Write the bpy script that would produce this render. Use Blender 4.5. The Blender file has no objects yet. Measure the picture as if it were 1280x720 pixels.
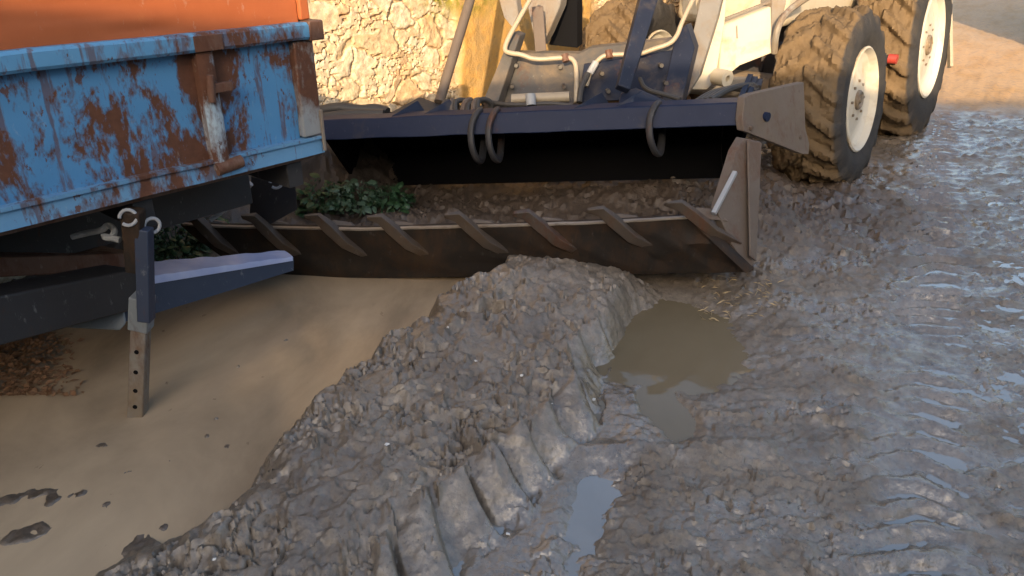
import bpy, bmesh, math, random
import numpy as np
from mathutils import Vector, Matrix
random.seed(7)
C = bpy.context.scene.collection
sc = bpy.context.scene
R = math.radians
# ------------------------------------------------------------------ camera frame
F_PX, TH, HC = 924.0, R(25.3), 1.6
ST, CT = math.sin(TH), math.cos(TH)
def P(u, v, d):                       # photo measurement (1280x720) at depth d -> real point
    k = (360 - v) / F_PX
    return Vector((d * (u - 640) / F_PX, d * (CT + k * ST), HC + d * (-ST + k * CT)))
def G(u, v, z=0.0):                   # where that sight line meets height z
    k = (360 - v) / F_PX
    t = (HC - z) / (ST - k * CT)
    return Vector((t * (u - 640) / F_PX, t * (CT + k * ST), z))
PHI, EL = R(8), R(17.0)
SUN = Vector((-math.sin(PHI) * math.cos(EL), -math.cos(PHI) * math.cos(EL), math.sin(EL)))

# ------------------------------------------------------------------ noise (numpy)
def _perm(seed): return np.random.RandomState(seed).permutation(4096)
_PT = {}
def _h(ix, iy, seed):
    if seed not in _PT: _PT[seed] = _perm(seed)
    p = _PT[seed]
    return p[(p[ix & 4095] + iy) & 4095]
def gnoise(x, y, seed=0):
    x = np.asarray(x, float); y = np.asarray(y, float)
    ix = np.floor(x).astype(int); iy = np.floor(y).astype(int)
    fx = x - ix; fy = y - iy
    ux = fx * fx * fx * (fx * (fx * 6 - 15) + 10); uy = fy * fy * fy * (fy * (fy * 6 - 15) + 10)
    def g(dx, dy):
        a = _h(ix + dx, iy + dy, seed) * (2 * math.pi / 4096)
        return np.cos(a) * (fx - dx) + np.sin(a) * (fy - dy)
    n0 = g(0, 0) * (1 - ux) + g(1, 0) * ux
    n1 = g(0, 1) * (1 - ux) + g(1, 1) * ux
    return (n0 * (1 - uy) + n1 * uy) * 1.5
def fbm(x, y, seed=0, oct=4, gain=.5, lac=2.03, ridged=False):
    s = 0; a = 1; t = 0
    for i in range(oct):
        n = gnoise(x, y, seed + i)
        s = s + a * ((1 - 2 * np.abs(n)) if ridged else n); t += a
        a *= gain; x = x * lac + 3.1; y = y * lac + 1.7
    return s / t
def worley(x, y, seed=0, jit=.9):
    x = np.asarray(x, float); y = np.asarray(y, float)
    ix = np.floor(x).astype(int); iy = np.floor(y).astype(int)
    f1 = np.full(x.shape, 9.); f2 = np.full(x.shape, 9.); cid = np.zeros(x.shape)
    for dx in (-1, 0, 1):
        for dy in (-1, 0, 1):
            a = _h(ix + dx, iy + dy, seed) / 4096; b = _h(ix + dx, iy + dy, seed + 50) / 4096
            d = np.hypot(ix + dx + .5 + jit * (a - .5) - x, iy + dy + .5 + jit * (b - .5) - y)
            m = d < f1
            f2 = np.where(m, f1, np.minimum(f2, d)); cid = np.where(m, a * .61 + b * .39, cid); f1 = np.where(m, d, f1)
    return f1, f2, cid
def sst(a, b, x):
    t = np.clip((np.asarray(x, float) - a) / (b - a), 0, 1); return t * t * (3 - 2 * t)

# ------------------------------------------------------------------ materials
class NT:
    def __init__(s, name):
        s.m = bpy.data.materials.new(name); s.m.use_nodes = True
        s.t = s.m.node_tree; s.t.nodes.clear()
        s.out = s.t.nodes.new('ShaderNodeOutputMaterial')
        s.b = s.t.nodes.new('ShaderNodeBsdfPrincipled')
        s.t.links.new(s.b.outputs[0], s.out.inputs[0])
        s.co = s.t.nodes.new('ShaderNodeTexCoord').outputs['Object']
    def n(s, typ, **kw):
        x = s.t.nodes.new(typ)
        for k, v in kw.items(): setattr(x, k, v)
        return x
    def put(s, sock, v):
        if isinstance(v, (int, float)) and sock.type == 'RGBA': v = (v, v, v)
        if isinstance(v, bpy.types.NodeSocket): s.t.links.new(v, sock)
        elif isinstance(v, (tuple, list)) and len(v) == 3 and sock.type == 'RGBA': sock.default_value = (*v, 1)
        else: sock.default_value = v
    def scale(s, v, vec=None):
        x = s.n('ShaderNodeMapping'); s.put(x.inputs[0], vec or s.co); x.inputs['Scale'].default_value = v; return x.outputs[0]
    def noise(s, sc_, det=4, ro=.55, dist=0, vec=None):
        x = s.n('ShaderNodeTexNoise'); s.put(x.inputs['Vector'], vec or s.co)
        x.inputs['Scale'].default_value = sc_; x.inputs['Detail'].default_value = det
        x.inputs['Roughness'].default_value = ro; x.inputs['Distortion'].default_value = dist
        return x.outputs['Fac']
    def voro(s, sc_, feat='F1', vec=None):
        x = s.n('ShaderNodeTexVoronoi', feature=feat); s.put(x.inputs['Vector'], vec or s.co); x.inputs['Scale'].default_value = sc_
        return x.outputs['Distance']
    def ramp(s, fac, *stops):
        x = s.n('ShaderNodeValToRGB'); s.put(x.inputs[0], fac)
        e = x.color_ramp.elements
        while len(e) < len(stops): e.new(.5)
        for i, (p, c) in enumerate(stops):
            e[i].position = p; c = (c, c, c) if isinstance(c, (int, float)) else c; e[i].color = (*c, 1)
        return x.outputs[0]
    def mix(s, fac, a, b, mode='MIX'):
        x = s.n('ShaderNodeMix', data_type='RGBA', blend_type=mode)
        s.put(x.inputs[0], fac); s.put(x.inputs[6], a); s.put(x.inputs[7], b); return x.outputs[2]
    def math(s, op, a, b=0.0):
        x = s.n('ShaderNodeMath', operation=op); s.put(x.inputs[0], a); s.put(x.inputs[1], b); return x.outputs[0]
    def attr(s, name): 
        x = s.n('ShaderNodeAttribute'); x.attribute_name = name; return x.outputs['Fac']
    def sep(s, i):
        x = s.n('ShaderNodeSeparateXYZ'); s.put(x.inputs[0], s.co); return x.outputs[i]
    def bump(s, h, st=.4, dist=.01, nrm=None):
        x = s.n('ShaderNodeBump'); s.put(x.inputs['Height'], h); x.inputs['Strength'].default_value = st; x.inputs['Distance'].default_value = dist
        if nrm: s.put(x.inputs['Normal'], nrm)
        return x.outputs[0]
    def done(s, col, ro=.6, nrm=None, metal=0, spec=.5, coat=None):
        s.put(s.b.inputs['Base Color'], col); s.put(s.b.inputs['Roughness'], ro); s.put(s.b.inputs['Metallic'], metal)
        s.put(s.b.inputs['Specular IOR Level'], spec)
        if nrm: s.put(s.b.inputs['Normal'], nrm)
        if coat: s.put(s.b.inputs['Coat Weight'], coat); s.b.inputs['Coat Roughness'].default_value = .12
        return s.m

def painted(name, col, col2, rust_lo, rust_hi, speck=0.0, spec=.35, pale_=.35, mud=0.0, mudcol=(.2, .15, .1), ro=.5, stretch=(1, 1, .45), sc_=5.0, big=2.2, rustcol=((.045, .018, .012), (.125, .052, .028))):
    t = NT(name); st = t.scale(stretch)
    paint = t.mix(t.noise(9, 5), col, col2)
    n1 = t.noise(sc_, 9, .68, .5, st); n2 = t.noise(big, 3, .5, .3); n3 = t.noise(60, 4, .6, 0, st)
    f = t.math('ADD', t.math('MULTIPLY', n1, .62), t.math('ADD', t.math('MULTIPLY', n2, .28), t.math('MULTIPLY', n3, .16)))
    mask = t.ramp(f, (rust_lo, 0.0), (rust_hi, 1.0))
    if speck:
        sp = t.math('ADD', t.math('MULTIPLY', t.noise(48, 5, .65, .2, st), .75), t.math('MULTIPLY', f, .5))
        mask = t.math('MAXIMUM', mask, t.ramp(sp, (.76 - speck, 0.0), (.79 - speck, .9)))
    if speck:
        dr = t.ramp(t.math('ADD', t.math('MULTIPLY', t.noise(26, 4, .6, 0, t.scale((1, 1, .07))), .7), t.math('MULTIPLY', f, .5)), (.655, 0.0), (.70, .7))
        mask = t.math('MAXIMUM', mask, dr)
    rust = t.mix(t.noise(28, 6, .65), rustcol[0], rustcol[1])
    c = t.mix(mask, paint, rust)
    pale = t.ramp(t.noise(34, 5, .7, 0, st), (.62, 0.0), (.72, .6))
    c = t.mix(t.math('MULTIPLY', pale, pale_), c, (.42, .42, .4))
    if mud:
        mm = t.ramp(t.noise(3.5, 8, .65, .4), (.62 - .34 * mud, 0.0), (.8 - .25 * mud, 1.0))
        c = t.mix(mm, c, t.mix(t.noise(20, 4), mudcol, tuple(x * .6 for x in mudcol)))
    h = t.math('ADD', t.math('MULTIPLY', mask, -.5), t.math('MULTIPLY', t.noise(70, 5, .6), .35))
    r = t.mix(mask, ro, .85)
    nrm = t.bump(h, .5, .004, t.bump(t.noise(3, 2), .25, .02))
    return t.done(c, r, nrm, spec=spec)

M = {}
M['blue'] = painted('worn_blue_paint', (.05, .175, .36), (.075, .22, .42), .525, .575, speck=.05)
M['blue_stake'] = painted('chipped_blue_paint', (.20, .31, .42), (.36, .42, .46), .5, .58, speck=.04)
M['bluerust'] = painted('rusted_blue_rail', (.07, .19, .36), (.12, .26, .42), .53, .60, speck=.04)
M['orange'] = painted('faded_orange_paint', (.27, .07, .022), (.35, .10, .034), .60, .70, ro=.7, rustcol=((.25, .08, .03), (.42, .15, .05)))
M['post'] = painted('peeled_post_paint', (.16, .19, .22), (.26, .26, .26), .46, .57, speck=.03, sc_=7)
M['rust'] = painted('rusted_steel', (.07, .035, .025), (.15, .085, .06), .5, .6)
M['rail'] = painted('rail_paint', (.06, .19, .37), (.10, .26, .44), .53, .60, sc_=4, speck=.02)
M['navy'] = painted('dark_navy_paint', (.006, .011, .032), (.012, .019, .046), .64, .78, mud=.1, mudcol=(.05, .045, .045), ro=.5, pale_=.1, spec=.15)
M['black'] = NT('shade_black_steel').done((.004, .004, .005), .9, spec=.1)  # near-black colour stands in for deep shade inside the bucket
M['grey'] = painted('muddy_grey_steel', (.15, .14, .125), (.2, .185, .165), .56, .68, mud=.6, mudcol=(.2, .145, .09), ro=.5)
M['carrier'] = painted('dusty_black_steel', (.05, .047, .045), (.08, .074, .068), .6, .72, mud=.45, mudcol=(.19, .14, .09), ro=.5)
M['link'] = painted('dark_shaded_steel', (.007, .010, .022), (.014, .018, .034), .6, .72, mud=.4, mudcol=(.085, .068, .055), ro=.5, spec=.25, pale_=.15)  # dark steel; on the carrier's right half its blue stands in for shade
M['plate'] = painted('scoured_brown_steel', (.085, .066, .055), (.125, .1, .083), .56, .7, mud=.45, mudcol=(.13, .1, .075), ro=.55, spec=.2, pale_=.1)
M['jaw'] = painted('mud_caked_steel', (.014, .012, .011), (.024, .019, .016), .5, .62, mud=.25, mudcol=(.05, .034, .02), ro=.6, rustcol=((.03, .018, .012), (.055, .033, .02)), spec=.15, pale_=.1)
M['tooth'] = painted('worn_tooth_steel', (.05, .04, .034), (.09, .072, .06), .55, .68, mud=.5, mudcol=(.09, .062, .04), ro=.45, spec=.2)
M['edge'] = painted('scoured_edge_steel', (.17, .15, .13), (.25, .22, .19), .6, .75, mud=.6, mudcol=(.16, .12, .09), ro=.35)
M['cream'] = painted('dirty_cream_paint', (.41, .355, .265), (.49, .43, .335), .66, .8, mud=.3, mudcol=(.36, .25, .14), ro=.4)
M['pipe'] = painted('cream_pipe_paint', (.26, .215, .155), (.33, .275, .21), .62, .75, mud=.25, ro=.4)
M['rim'] = painted('cream_rim_paint', (.42, .39, .33), (.50, .47, .41), .66, .8, mud=.3, mudcol=(.4, .29, .17), ro=.45)
M['hose'] = NT('black_rubber_hose').done((.035, .032, .03), .6)
M['zinc'] = painted('dull_zinc', (.22, .23, .25), (.3, .31, .33), .6, .72, ro=.45)
M['red'] = NT('red_plastic').done((.3, .035, .025), .5)
M['sheen_blue'] = painted('sky_sheen_blue', (.2, .26, .5), (.42, .46, .62), .62, .74, ro=.2)  # lightened blue, sky reflection put into the colour
M['frame'] = painted('grey_chassis_paint', (.13, .15, .17), (.18, .2, .22), .6, .72, mud=.2, ro=.5)
M['dark'] = painted('dark_chassis', (.022, .022, .026), (.035, .034, .036), .58, .7, ro=.6)
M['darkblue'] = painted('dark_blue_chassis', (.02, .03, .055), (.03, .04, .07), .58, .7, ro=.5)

def tyre_mat():
    t = NT('muddy_tyre_rubber')
    side = t.attr('tread')
    rub = t.mix(t.noise(14, 5), (.02, .021, .026), (.05, .046, .042))
    mud = t.mix(t.noise(9, 6, .6), (.075, .054, .034), (.15, .10, .052))
    m = t.ramp(t.math('ADD', t.math('MULTIPLY', t.noise(5, 7, .6), .5), t.math('MULTIPLY', side, .6)), (.36, 0.0), (.74, 1.0))
    return t.done(t.mix(m, rub, mud), .8, t.bump(t.noise(45, 6, .65), .6, .012), spec=.2)
M['tyre'] = tyre_mat()

def ground_mat():
    t = NT('wet_mud')
    sunlit_dry = t.attr('sunlit_dry'); tint = t.attr('tint')
    a = t.mix(t.ramp(t.noise(4, 7, .65, .4), (.3, 0.0), (.68, 1.0)), (.118, .088, .060), (.23, .186, .14))
    a = t.mix(t.ramp(t.noise(38, 5, .65), (.36, 0.0), (.56, 1.0)), t.mix(.5, a, (.085, .064, .047)), a)
    a = t.mix(tint, a, (.062, .043, .030))
    a = t.mix(t.ramp(t.noise(75, 4, .6), (.62, 0.0), (.70, .8)), a, (.045, .034, .026))
    d = t.mix(t.noise(2.2, 7, .65), (.34, .18, .055), (.43, .25, .085))  # far lane earth, gold of the low sun mixed into its colour
    d = t.mix(t.ramp(t.noise(14, 5, .7), (.36, 1.0), (.5, 0.0)), d, (.22, .13, .06))
    c = t.mix(sunlit_dry, a, d)
    wet = t.attr('wet')
    w = t.math('ADD', wet, t.math('MULTIPLY', t.math('SUBTRACT', t.noise(26, 5, .6), .5), .8))
    ro = t.ramp(w, (.1, .6), (.45, .34), (.85, .1))
    h = t.math('ADD', t.math('MULTIPLY', t.noise(55, 6, .62), .6), t.math('MULTIPLY', t.voro(48), .25))
    nrm = t.bump(h, .55, .012)
    t.b.inputs['IOR'].default_value = 1.7
    return t.done(c, t.mix(sunlit_dry, ro, .85), nrm, spec=t.ramp(w, (.2, .45), (.7, 1.0)))
M['ground'] = ground_mat()

def water_mat(name, c1, c2, ro=.06, sc_=1.2, blot=0.0):
    t = NT(name)
    st = t.scale((1, .55, 1))
    c = t.mix(t.ramp(t.noise(sc_, 7, .6, .8, st), (.36, 0.0), (.66, 1.0)), c1, c2)
    if blot:
        c = t.mix(t.math('MULTIPLY', t.ramp(t.noise(17, 6, .7, .3, st), (.66, 0.0), (.74, 1.0)), blot), c, (.09, .06, .04))
    t.b.inputs['IOR'].default_value = {'thin_slick_water': 2.3, 'brown_puddle_water': 1.33}.get(name, 1.4)
    return t.done(c, ro, t.bump(t.noise(7, 3, .5), .06, .02), spec=.5)
M['pool'] = water_mat('silty_pool_water', (.26, .195, .13), (.46, .345, .225), .2, 1.3, .8)
M['puddle'] = water_mat('brown_puddle_water', (.14, .108, .066), (.18, .14, .088), .05, 1.5)

M['slick'] = water_mat('thin_slick_water', (.14, .115, .085), (.18, .15, .115), .06, 3)
def wall_mat():
    t = NT('rubble_stone')
    sid = t.attr('stone'); mor = t.attr('mortar'); ren = t.attr('render')
    st = t.ramp(sid, (.1, (.50, .39, .25)), (.32, (.60, .50, .35)), (.5, (.62, .54, .41)), (.68, (.54, .40, .24)), (.9, (.64, .56, .44)))
    st = t.mix(t.ramp(t.noise(24, 7, .68), (.35, 1.0), (.6, 0.0)), st, t.mix(.6, st, (.26, .16, .08)))
    st = t.mix(t.math('MULTIPLY', mor, t.ramp(t.noise(6, 5, .6), (.35, .25), (.65, 1.0))), st, t.mix(t.noise(16, 5), (.36, .23, .11), (.52, .38, .22)))
    org = t.ramp(t.noise(1.7, 4, .6, .6), (.5, 0.0), (.62, .55))
    st = t.mix(org, st, (.42, .22, .09))
    rn = t.mix(t.ramp(t.noise(7, 7, .65, .8), (.4, 0.0), (.62, 1.0)), (.47, .275, .085), (.36, .235, .10))
    rn = t.mix(t.ramp(t.noise(19, 6, .7), (.6, 0.0), (.7, .6)), rn, (.2, .16, .1))
    c = t.mix(ren, st, rn)
    moss = t.math('MULTIPLY', t.attr('moss'), t.ramp(t.noise(9, 6, .65), (.42, 0.0), (.55, 1.0)))
    c = t.mix(moss, c, (.20, .17, .03))
    return t.done(c, .92, t.bump(t.noise(50, 7, .68), .6, .012), spec=.2)
M['wall'] = wall_mat()
def simple(name, a, b, sc_=8, ro=.8, bs=.4):
    t = NT(name); return t.done(t.mix(t.noise(sc_, 6, .6), a, b), ro, t.bump(t.noise(sc_ * 4, 5), bs, .01))
M['shade_caster'] = simple('shade_caster_soil', (.05, .06, .02), (.12, .10, .05), 3)
M['leafg'] = simple('dark_green_leaf', (.018, .05, .02), (.04, .085, .032), 20, .45)
M['leafp'] = simple('pale_green_leaf', (.05, .09, .05), (.085, .125, .07), 20, .5)
M['litter'] = simple('dead_leaf', (.15, .075, .035), (.30, .16, .08), 15, .7)
M['straw'] = simple('straw', (.38, .28, .14), (.5, .38, .22), 15, .7)
M['chip'] = simple('white_stone', (.55, .52, .48), (.7, .68, .64), 15, .6)
M['clod'] = simple('dark_mud', (.07, .05, .036), (.12, .09, .065), 25, .6)
M['cloth'] = simple('grey_sheet', (.20, .21, .22), (.32, .33, .34), 15, .7)

# ------------------------------------------------------------------ objects
def thing(name, label, cat, loc=(0, 0, 0), group=None, kind=None):
    o = bpy.data.objects.new(name, None); C.objects.link(o); o.location = loc; o.empty_display_size = .1
    o['label'] = label; o['category'] = cat; o['origin'] = list(loc)
    if group: o['group'] = group
    return o
def root_loc(o):
    while o.parent: o = o.parent
    return Vector(o.location)
def link(name, me, mat, parent=None, bevel=0, smooth=True):
    o = bpy.data.objects.new(name, me); C.objects.link(o)
    for m in (mat if isinstance(mat, (list, tuple)) else [mat]): me.materials.append(m)
    if parent:
        o.parent = parent
        off = -root_loc(parent)
        me.transform(Matrix.Translation(off))
    if bevel:
        b = o.modifiers.new('bevel', 'BEVEL'); b.width = bevel; b.segments = 2; b.limit_method = 'ANGLE'; b.angle_limit = R(40)
    if smooth:
        me.polygons.foreach_set('use_smooth', [True] * len(me.polygons))
        try: me.set_sharp_from_angle(angle=R(38))
        except Exception: pass
    return o
class B:
    def __init__(s): s.bm = bmesh.new()
    def prism(s, pts, vec):
        vec = Vector(vec); a = [s.bm.verts.new(Vector(p)) for p in pts]; b = [s.bm.verts.new(Vector(p) + vec) for p in pts]
        n = len(a); s.bm.faces.new(a); s.bm.faces.new(b[::-1])
        for i in range(n): s.bm.faces.new((a[i], b[i], b[(i + 1) % n], a[(i + 1) % n]))
        return s
    def frame(s, p0, p1, up=(0, 0, 1)):
        d = (Vector(p1) - Vector(p0)).normalized(); u = Vector(up); x = d.cross(u)
        if x.length < 1e-4: x = d.cross(Vector((1, 0, 0)))
        x.normalize(); return d, x, x.cross(d).normalized()
    def bar(s, p0, p1, w, h, up=(0, 0, 1), w1=None, h1=None):
        d, x, y = s.frame(p0, p1, up); w1 = w1 or w; h1 = h1 or h
        q = [(-1, -1), (1, -1), (1, 1), (-1, 1)]
        a = [s.bm.verts.new(Vector(p0) + x * (i * w / 2) + y * (j * h / 2)) for i, j in q]
        b = [s.bm.verts.new(Vector(p1) + x * (i * w1 / 2) + y * (j * h1 / 2)) for i, j in q]
        s.bm.faces.new(a); s.bm.faces.new(b[::-1])
        for i in range(4): s.bm.faces.new((a[i], b[i], b[(i + 1) % 4], a[(i + 1) % 4]))
        return s
    def tube(s, pts, r, n=10, sm=0, flat=1.0):
        pts = [Vector(p) for p in pts]
        for _ in range(sm):
            q = [pts[0]]
            for a, b in zip(pts, pts[1:]): q += [a * .75 + b * .25, a * .25 + b * .75]
            pts = q + [pts[-1]]
        prev = None; rings = []
        x = None
        for i, p in enumerate(pts):
            d = (pts[min(i + 1, len(pts) - 1)] - pts[max(i - 1, 0)]).normalized()
            if x is None:
                x = d.orthogonal().normalized()
            x = (x - d * x.dot(d)).normalized(); y = d.cross(x)
            rr = r[i] if isinstance(r, list) else r
            rings.append([s.bm.verts.new(p + (x * math.cos(2 * math.pi * k / n) + y * math.sin(2 * math.pi * k / n) * flat) * rr) for k in range(n)])
        for a, b in zip(rings, rings[1:]):
            for k in range(n): s.bm.faces.new((a[k], a[(k + 1) % n], b[(k + 1) % n], b[k]))
        s.bm.faces.new(rings[0][::-1]); s.bm.faces.new(rings[-1])
        return s
    def loft(s, rows, thick=None):               # rows: list of equal-length point lists; thick: vec or None
        def grid(rs):
            return [[s.bm.verts.new(Vector(p)) for p in r] for r in rs]
        g = grid(rows)
        for a, b in zip(g, g[1:]):
            for k in range(len(a) - 1): s.bm.faces.new((a[k], a[k + 1], b[k + 1], b[k]))
        if thick is not None:
            tv = Vector(thick); h = grid([[Vector(p) + tv for p in r] for r in rows])
            for a, b in zip(h, h[1:]):
                for k in range(len(a) - 1): s.bm.faces.new((a[k], b[k], b[k + 1], a[k + 1]))
            m, n = len(rows), len(rows[0])
            for j in range(n - 1):
                s.bm.faces.new((g[0][j], h[0][j], h[0][j + 1], g[0][j + 1])); s.bm.faces.new((g[m-1][j], g[m-1][j + 1], h[m-1][j + 1], h[m-1][j]))
            for i in range(m - 1):
                s.bm.faces.new((g[i][0], g[i + 1][0], h[i + 1][0], h[i][0])); s.bm.faces.new((g[i][n-1], h[i][n-1], h[i + 1][n-1], g[i + 1][n-1]))
        return s
    def lathe(s, prof, c, ax, n=48):             # prof: (axial, radius)
        ax = Vector(ax).normalized(); x = ax.cross(Vector((0, 0, 1))).normalized(); y = ax.cross(x); c = Vector(c); rings = []
        for a, r in prof:
            rings.append([s.bm.verts.new(c + ax * a + (x * math.cos(2 * math.pi * k / n) + y * math.sin(2 * math.pi * k / n)) * max(r, .0005)) for k in range(n)])
        for a, b in zip(rings, rings[1:]):
            for k in range(n): s.bm.faces.new((a[k], a[(k + 1) % n], b[(k + 1) % n], b[k]))
        return s
    def rough(s, amp, fr, seed=0):               # dented, uneven steel
        for v in s.bm.verts:
            v.co += Vector([float(gnoise(v.co.x * fr + 9 * k, (v.co.y + v.co.z * 1.3) * fr, seed + k)) for k in range(3)]) * amp
        return s
    def done(s, name, mat, parent=None, bevel=0, smooth=True):
        bmesh.ops.recalc_face_normals(s.bm, faces=s.bm.faces)
        me = bpy.data.meshes.new(name); s.bm.to_mesh(me); s.bm.free()
        return link(name, me, mat, parent, bevel, smooth)
def grid_mesh(name, V, m, n, wrap=False):
    me = bpy.data.meshes.new(name)
    i = np.arange(m - 1)[:, None]; j = np.arange(n if wrap else n - 1)[None, :]; j2 = (j + 1) % n
    f = np.stack(np.broadcast_arrays(i * n + j, i * n + j2, (i + 1) * n + j2, (i + 1) * n + j), -1).reshape(-1, 4)
    me.vertices.add(len(V)); me.vertices.foreach_set('co', np.asarray(V, np.float32).ravel())
    me.loops.add(f.size); me.loops.foreach_set('vertex_index', f.ravel().astype(np.int32))
    me.polygons.add(len(f)); me.polygons.foreach_set('loop_start', np.arange(0, f.size, 4, dtype=np.int32))
    me.update(calc_edges=True); me.validate()
    return me
def set_attr(me, name, arr):
    a = me.attributes.new(name, 'FLOAT', 'POINT'); a.data.foreach_set('value', np.asarray(arr, np.float32).ravel())

# ------------------------------------------------------------------ ground
def tab(pts):
    q = sorted([(G(u, v, z).y, G(u, v, z).x, z) for u, v, z in pts]); a = np.array(q); return a[:, 0], a[:, 1], a[:, 2]
CR = tab([(60, 790, .05), (200, 715, .09), (330, 607, .15), (403, 487, .19), (480, 425, .21), (545, 378, .22), (590, 340, .235), (640, 318, .245)])
FL = tab([(330, 810, .05), (440, 720, .09), (522, 622, .12), (598, 566, .13), (668, 518, .13), (712, 475, .12), (715, 425, .14), (745, 385, .15), (770, 350, .16)])
FT = tab([(540, 800, 0), (610, 715, 0), (700, 600, 0), (765, 530, 0), (735, 480, 0), (722, 450, 0), (738, 420, 0), (800, 392, 0), (835, 370, 0)])
PUD = [(G(838, 425).x, G(838, 425).y, .33, .40), (G(832, 505).x, G(832, 505).y, .085, .22), (G(785, 445).x, G(785, 445).y, .2, .2)]
RUT = [G(640, 800), G(700, 690), G(752, 610)]
def seg_dist(X, Y, pts):
    d = np.full(np.shape(X), 9.)
    for a, b in zip(pts, pts[1:]):
        ax, ay, bx, by = a.x, a.y, b.x, b.y; L = (bx - ax) ** 2 + (by - ay) ** 2
        t = np.clip(((X - ax) * (bx - ax) + (Y - ay) * (by - ay)) / L, 0, 1)
        d = np.minimum(d, np.hypot(X - ax - t * (bx - ax), Y - ay - t * (by - ay)))
    return d
def ground_fields(X, Y):
    X = np.asarray(X, float); Y = np.asarray(Y, float)
    wob = fbm(X * 3, Y * 3, 11, 3) * .07
    Xw = X + wob; 
    cx = np.interp(Y, CR[0], CR[1]) + gnoise(Y * 5, Y * 0, 5) * .05; H = np.interp(Y, CR[0], CR[2])
    fx = np.interp(Y, FL[0], FL[1]); ft = np.interp(Y, FT[0], FT[1]); fh = np.interp(Y, FL[0], FL[2])
    fx = np.maximum(fx, cx + .12); ft = np.maximum(ft, fx + .15)
    lw = np.interp(Y, [1.3, 1.9, 2.3, 3.4], [.45, .22, .11, .12])
    left = sst(cx - lw, cx, Xw)
    top = H + (fh - H) * np.clip((Xw - cx) / (fx - cx), 0, 1)
    fu = (Xw - fx) / (ft - fx); fq = np.clip(fu, 0, 1); flank = 1 - sst(0, 1, fq)
    end = 1 - sst(3.28, 3.55, Y + wob * .5); near = sst(.7, 1.4, Y)
    ridge = left * top * flank * end * near
    onr = left * end * near * (1 - sst(.9, 1.0, fq))
    # base: left pool basin, right flat
    leftz = 1 - sst(-.15, .25, Xw - cx + lw * .5)
    basin = leftz * (-.055 + fbm(X * 2.2, Y * 2.6, 21, 5) * .055 + sst(2.0, 1.5, Y) * (.032 + .05 * fbm(X * 4.5, Y * 6, 25, 4)))
    basin = basin * (1 - sst(3.45, 3.75, Y)) * sst(-9, -8, X)
    isl = 0
    for u, v, ru, rv, rot in ((40, 618, .16, .028, .35), (67, 622, .05, .03, 0), (98, 618, .06, .03, .3), (164, 589, .05, .025, 0), (138, 631, .05, .035, .4), (40, 662, .07, .03, .5), (262, 544, .03, .02, 0), (284, 558, .035, .02, .4), (169, 682, .06, .03, .2), (205, 660, .05, .03, .2), (8, 513, .05, .03, 0), (275, 522, .02, .012, 0), (300, 458, .025, .015, .2), (362, 424, .03, .015, .1), (240, 420, .03, .012, .3), (120, 560, .03, .014, .3), (215, 575, .02, .012, 0)):
        g = G(u, v); dx = X + wob * .4 - g.x; dy = Y + wob * .4 - g.y; c_, s_ = math.cos(rot), math.sin(rot)
        isl = np.maximum(isl, np.exp(-((dx * c_ + dy * s_) / ru) ** 2 - ((-dx * s_ + dy * c_) / (rv * 1.5)) ** 2))
    basin = basin + leftz * isl * (.058 + .035 * fbm(X * 20, Y * 20, 26, 3))
    basin = np.where(isl > .02, np.minimum(basin, .004 + .006 * gnoise(X * 30, Y * 30, 27)), basin)
    bank = sst(-1.72, -2.05, X - .35 * (Y - 2.6)) * sst(2.2, 2.5, Y) * .06
    flat = (1 - leftz) * (1 - onr)
    z = ridge + basin + bank
    # mud heaped behind the open jaw, and the rising verge under the wall
    mound = sst(3.6, 4.0, Y + .12 * gnoise(X * 3, Y * 3, 7)) * (1 - sst(4.6, 5.6, Y)) * sst(-2.6, -.9, X) * (1 - sst(1.0, 1.75, X - .35 * (Y - 4)))
    z += .11 * np.exp(-((X - .75) / .5) ** 2 - ((Y - 4.35) / .3) ** 2) + .07 * np.exp(-((X - 1.5) / .3) ** 2 - ((Y - 4.1) / .3) ** 2)
    z += mound * (.10 + .05 * gnoise(X * 2.2, Y * 2.2, 15))
    dwall = (Y - 5.3) * .669 - (X + .88) * .743       # distance behind the wall's face
    verge = sst(-.5, 0, dwall) * (1 - sst(1.5, 3, X))
    z += verge * .3 * sst(3.4, 4.2, Y)
    # churned mud near front wheel
    wch = np.exp(-(((X - 1.75) / .95) ** 2 + ((Y - 4.75) / 1.0) ** 2))
    z += wch * (.05 + .05 * fbm(X * 6, Y * 6, 33, 3))
    # puddles and rut
    pm = 0
    for px, py, rx, ry in PUD: pm = np.maximum(pm, np.exp(-(((X + wob - px) / rx) ** 2 + ((Y + wob - py) / ry) ** 2) ** 1.5))
    z -= pm * .055 * (1 - ridge / .25)
    rd = seg_dist(X + wob * .5, Y, RUT); rut = np.exp(-(rd / .075) ** 2) * sst(3.0, 2.5, Y)
    z -= rut * (.040 + .05 * gnoise(X * 5, Y * 5, 49))
    dam = np.exp(-((Y - 2.05 + .2 * wob) / .05) ** 2) * sst(-.1, .15, X - ft + .2) * (1 - sst(.8, 1.1, X)); z += .034 * dam
    z += .02 * np.exp(-((X - 1.3 - wob) / .12) ** 2) * sst(2.3, 2.6, Y) * (1 - sst(4, 4.3, Y))
    # tyre-lug scoops pressed into the flank
    sc_ = (X * .93 + Y * .37 + wob * .3 - .05 * np.clip(fu, -.5, 1.5) ** 2) / .142 + gnoise(X * 2.2, Y * 2.2, 3) * .3
    ph = sc_ % 1.0; cell = np.floor(sc_)
    dn = .5 + .5 * np.sin(cell * 1.9 + 1)
    bell = sst(-.15, .25, fu) * (1 - sst(.55, .95, fu))
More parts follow.
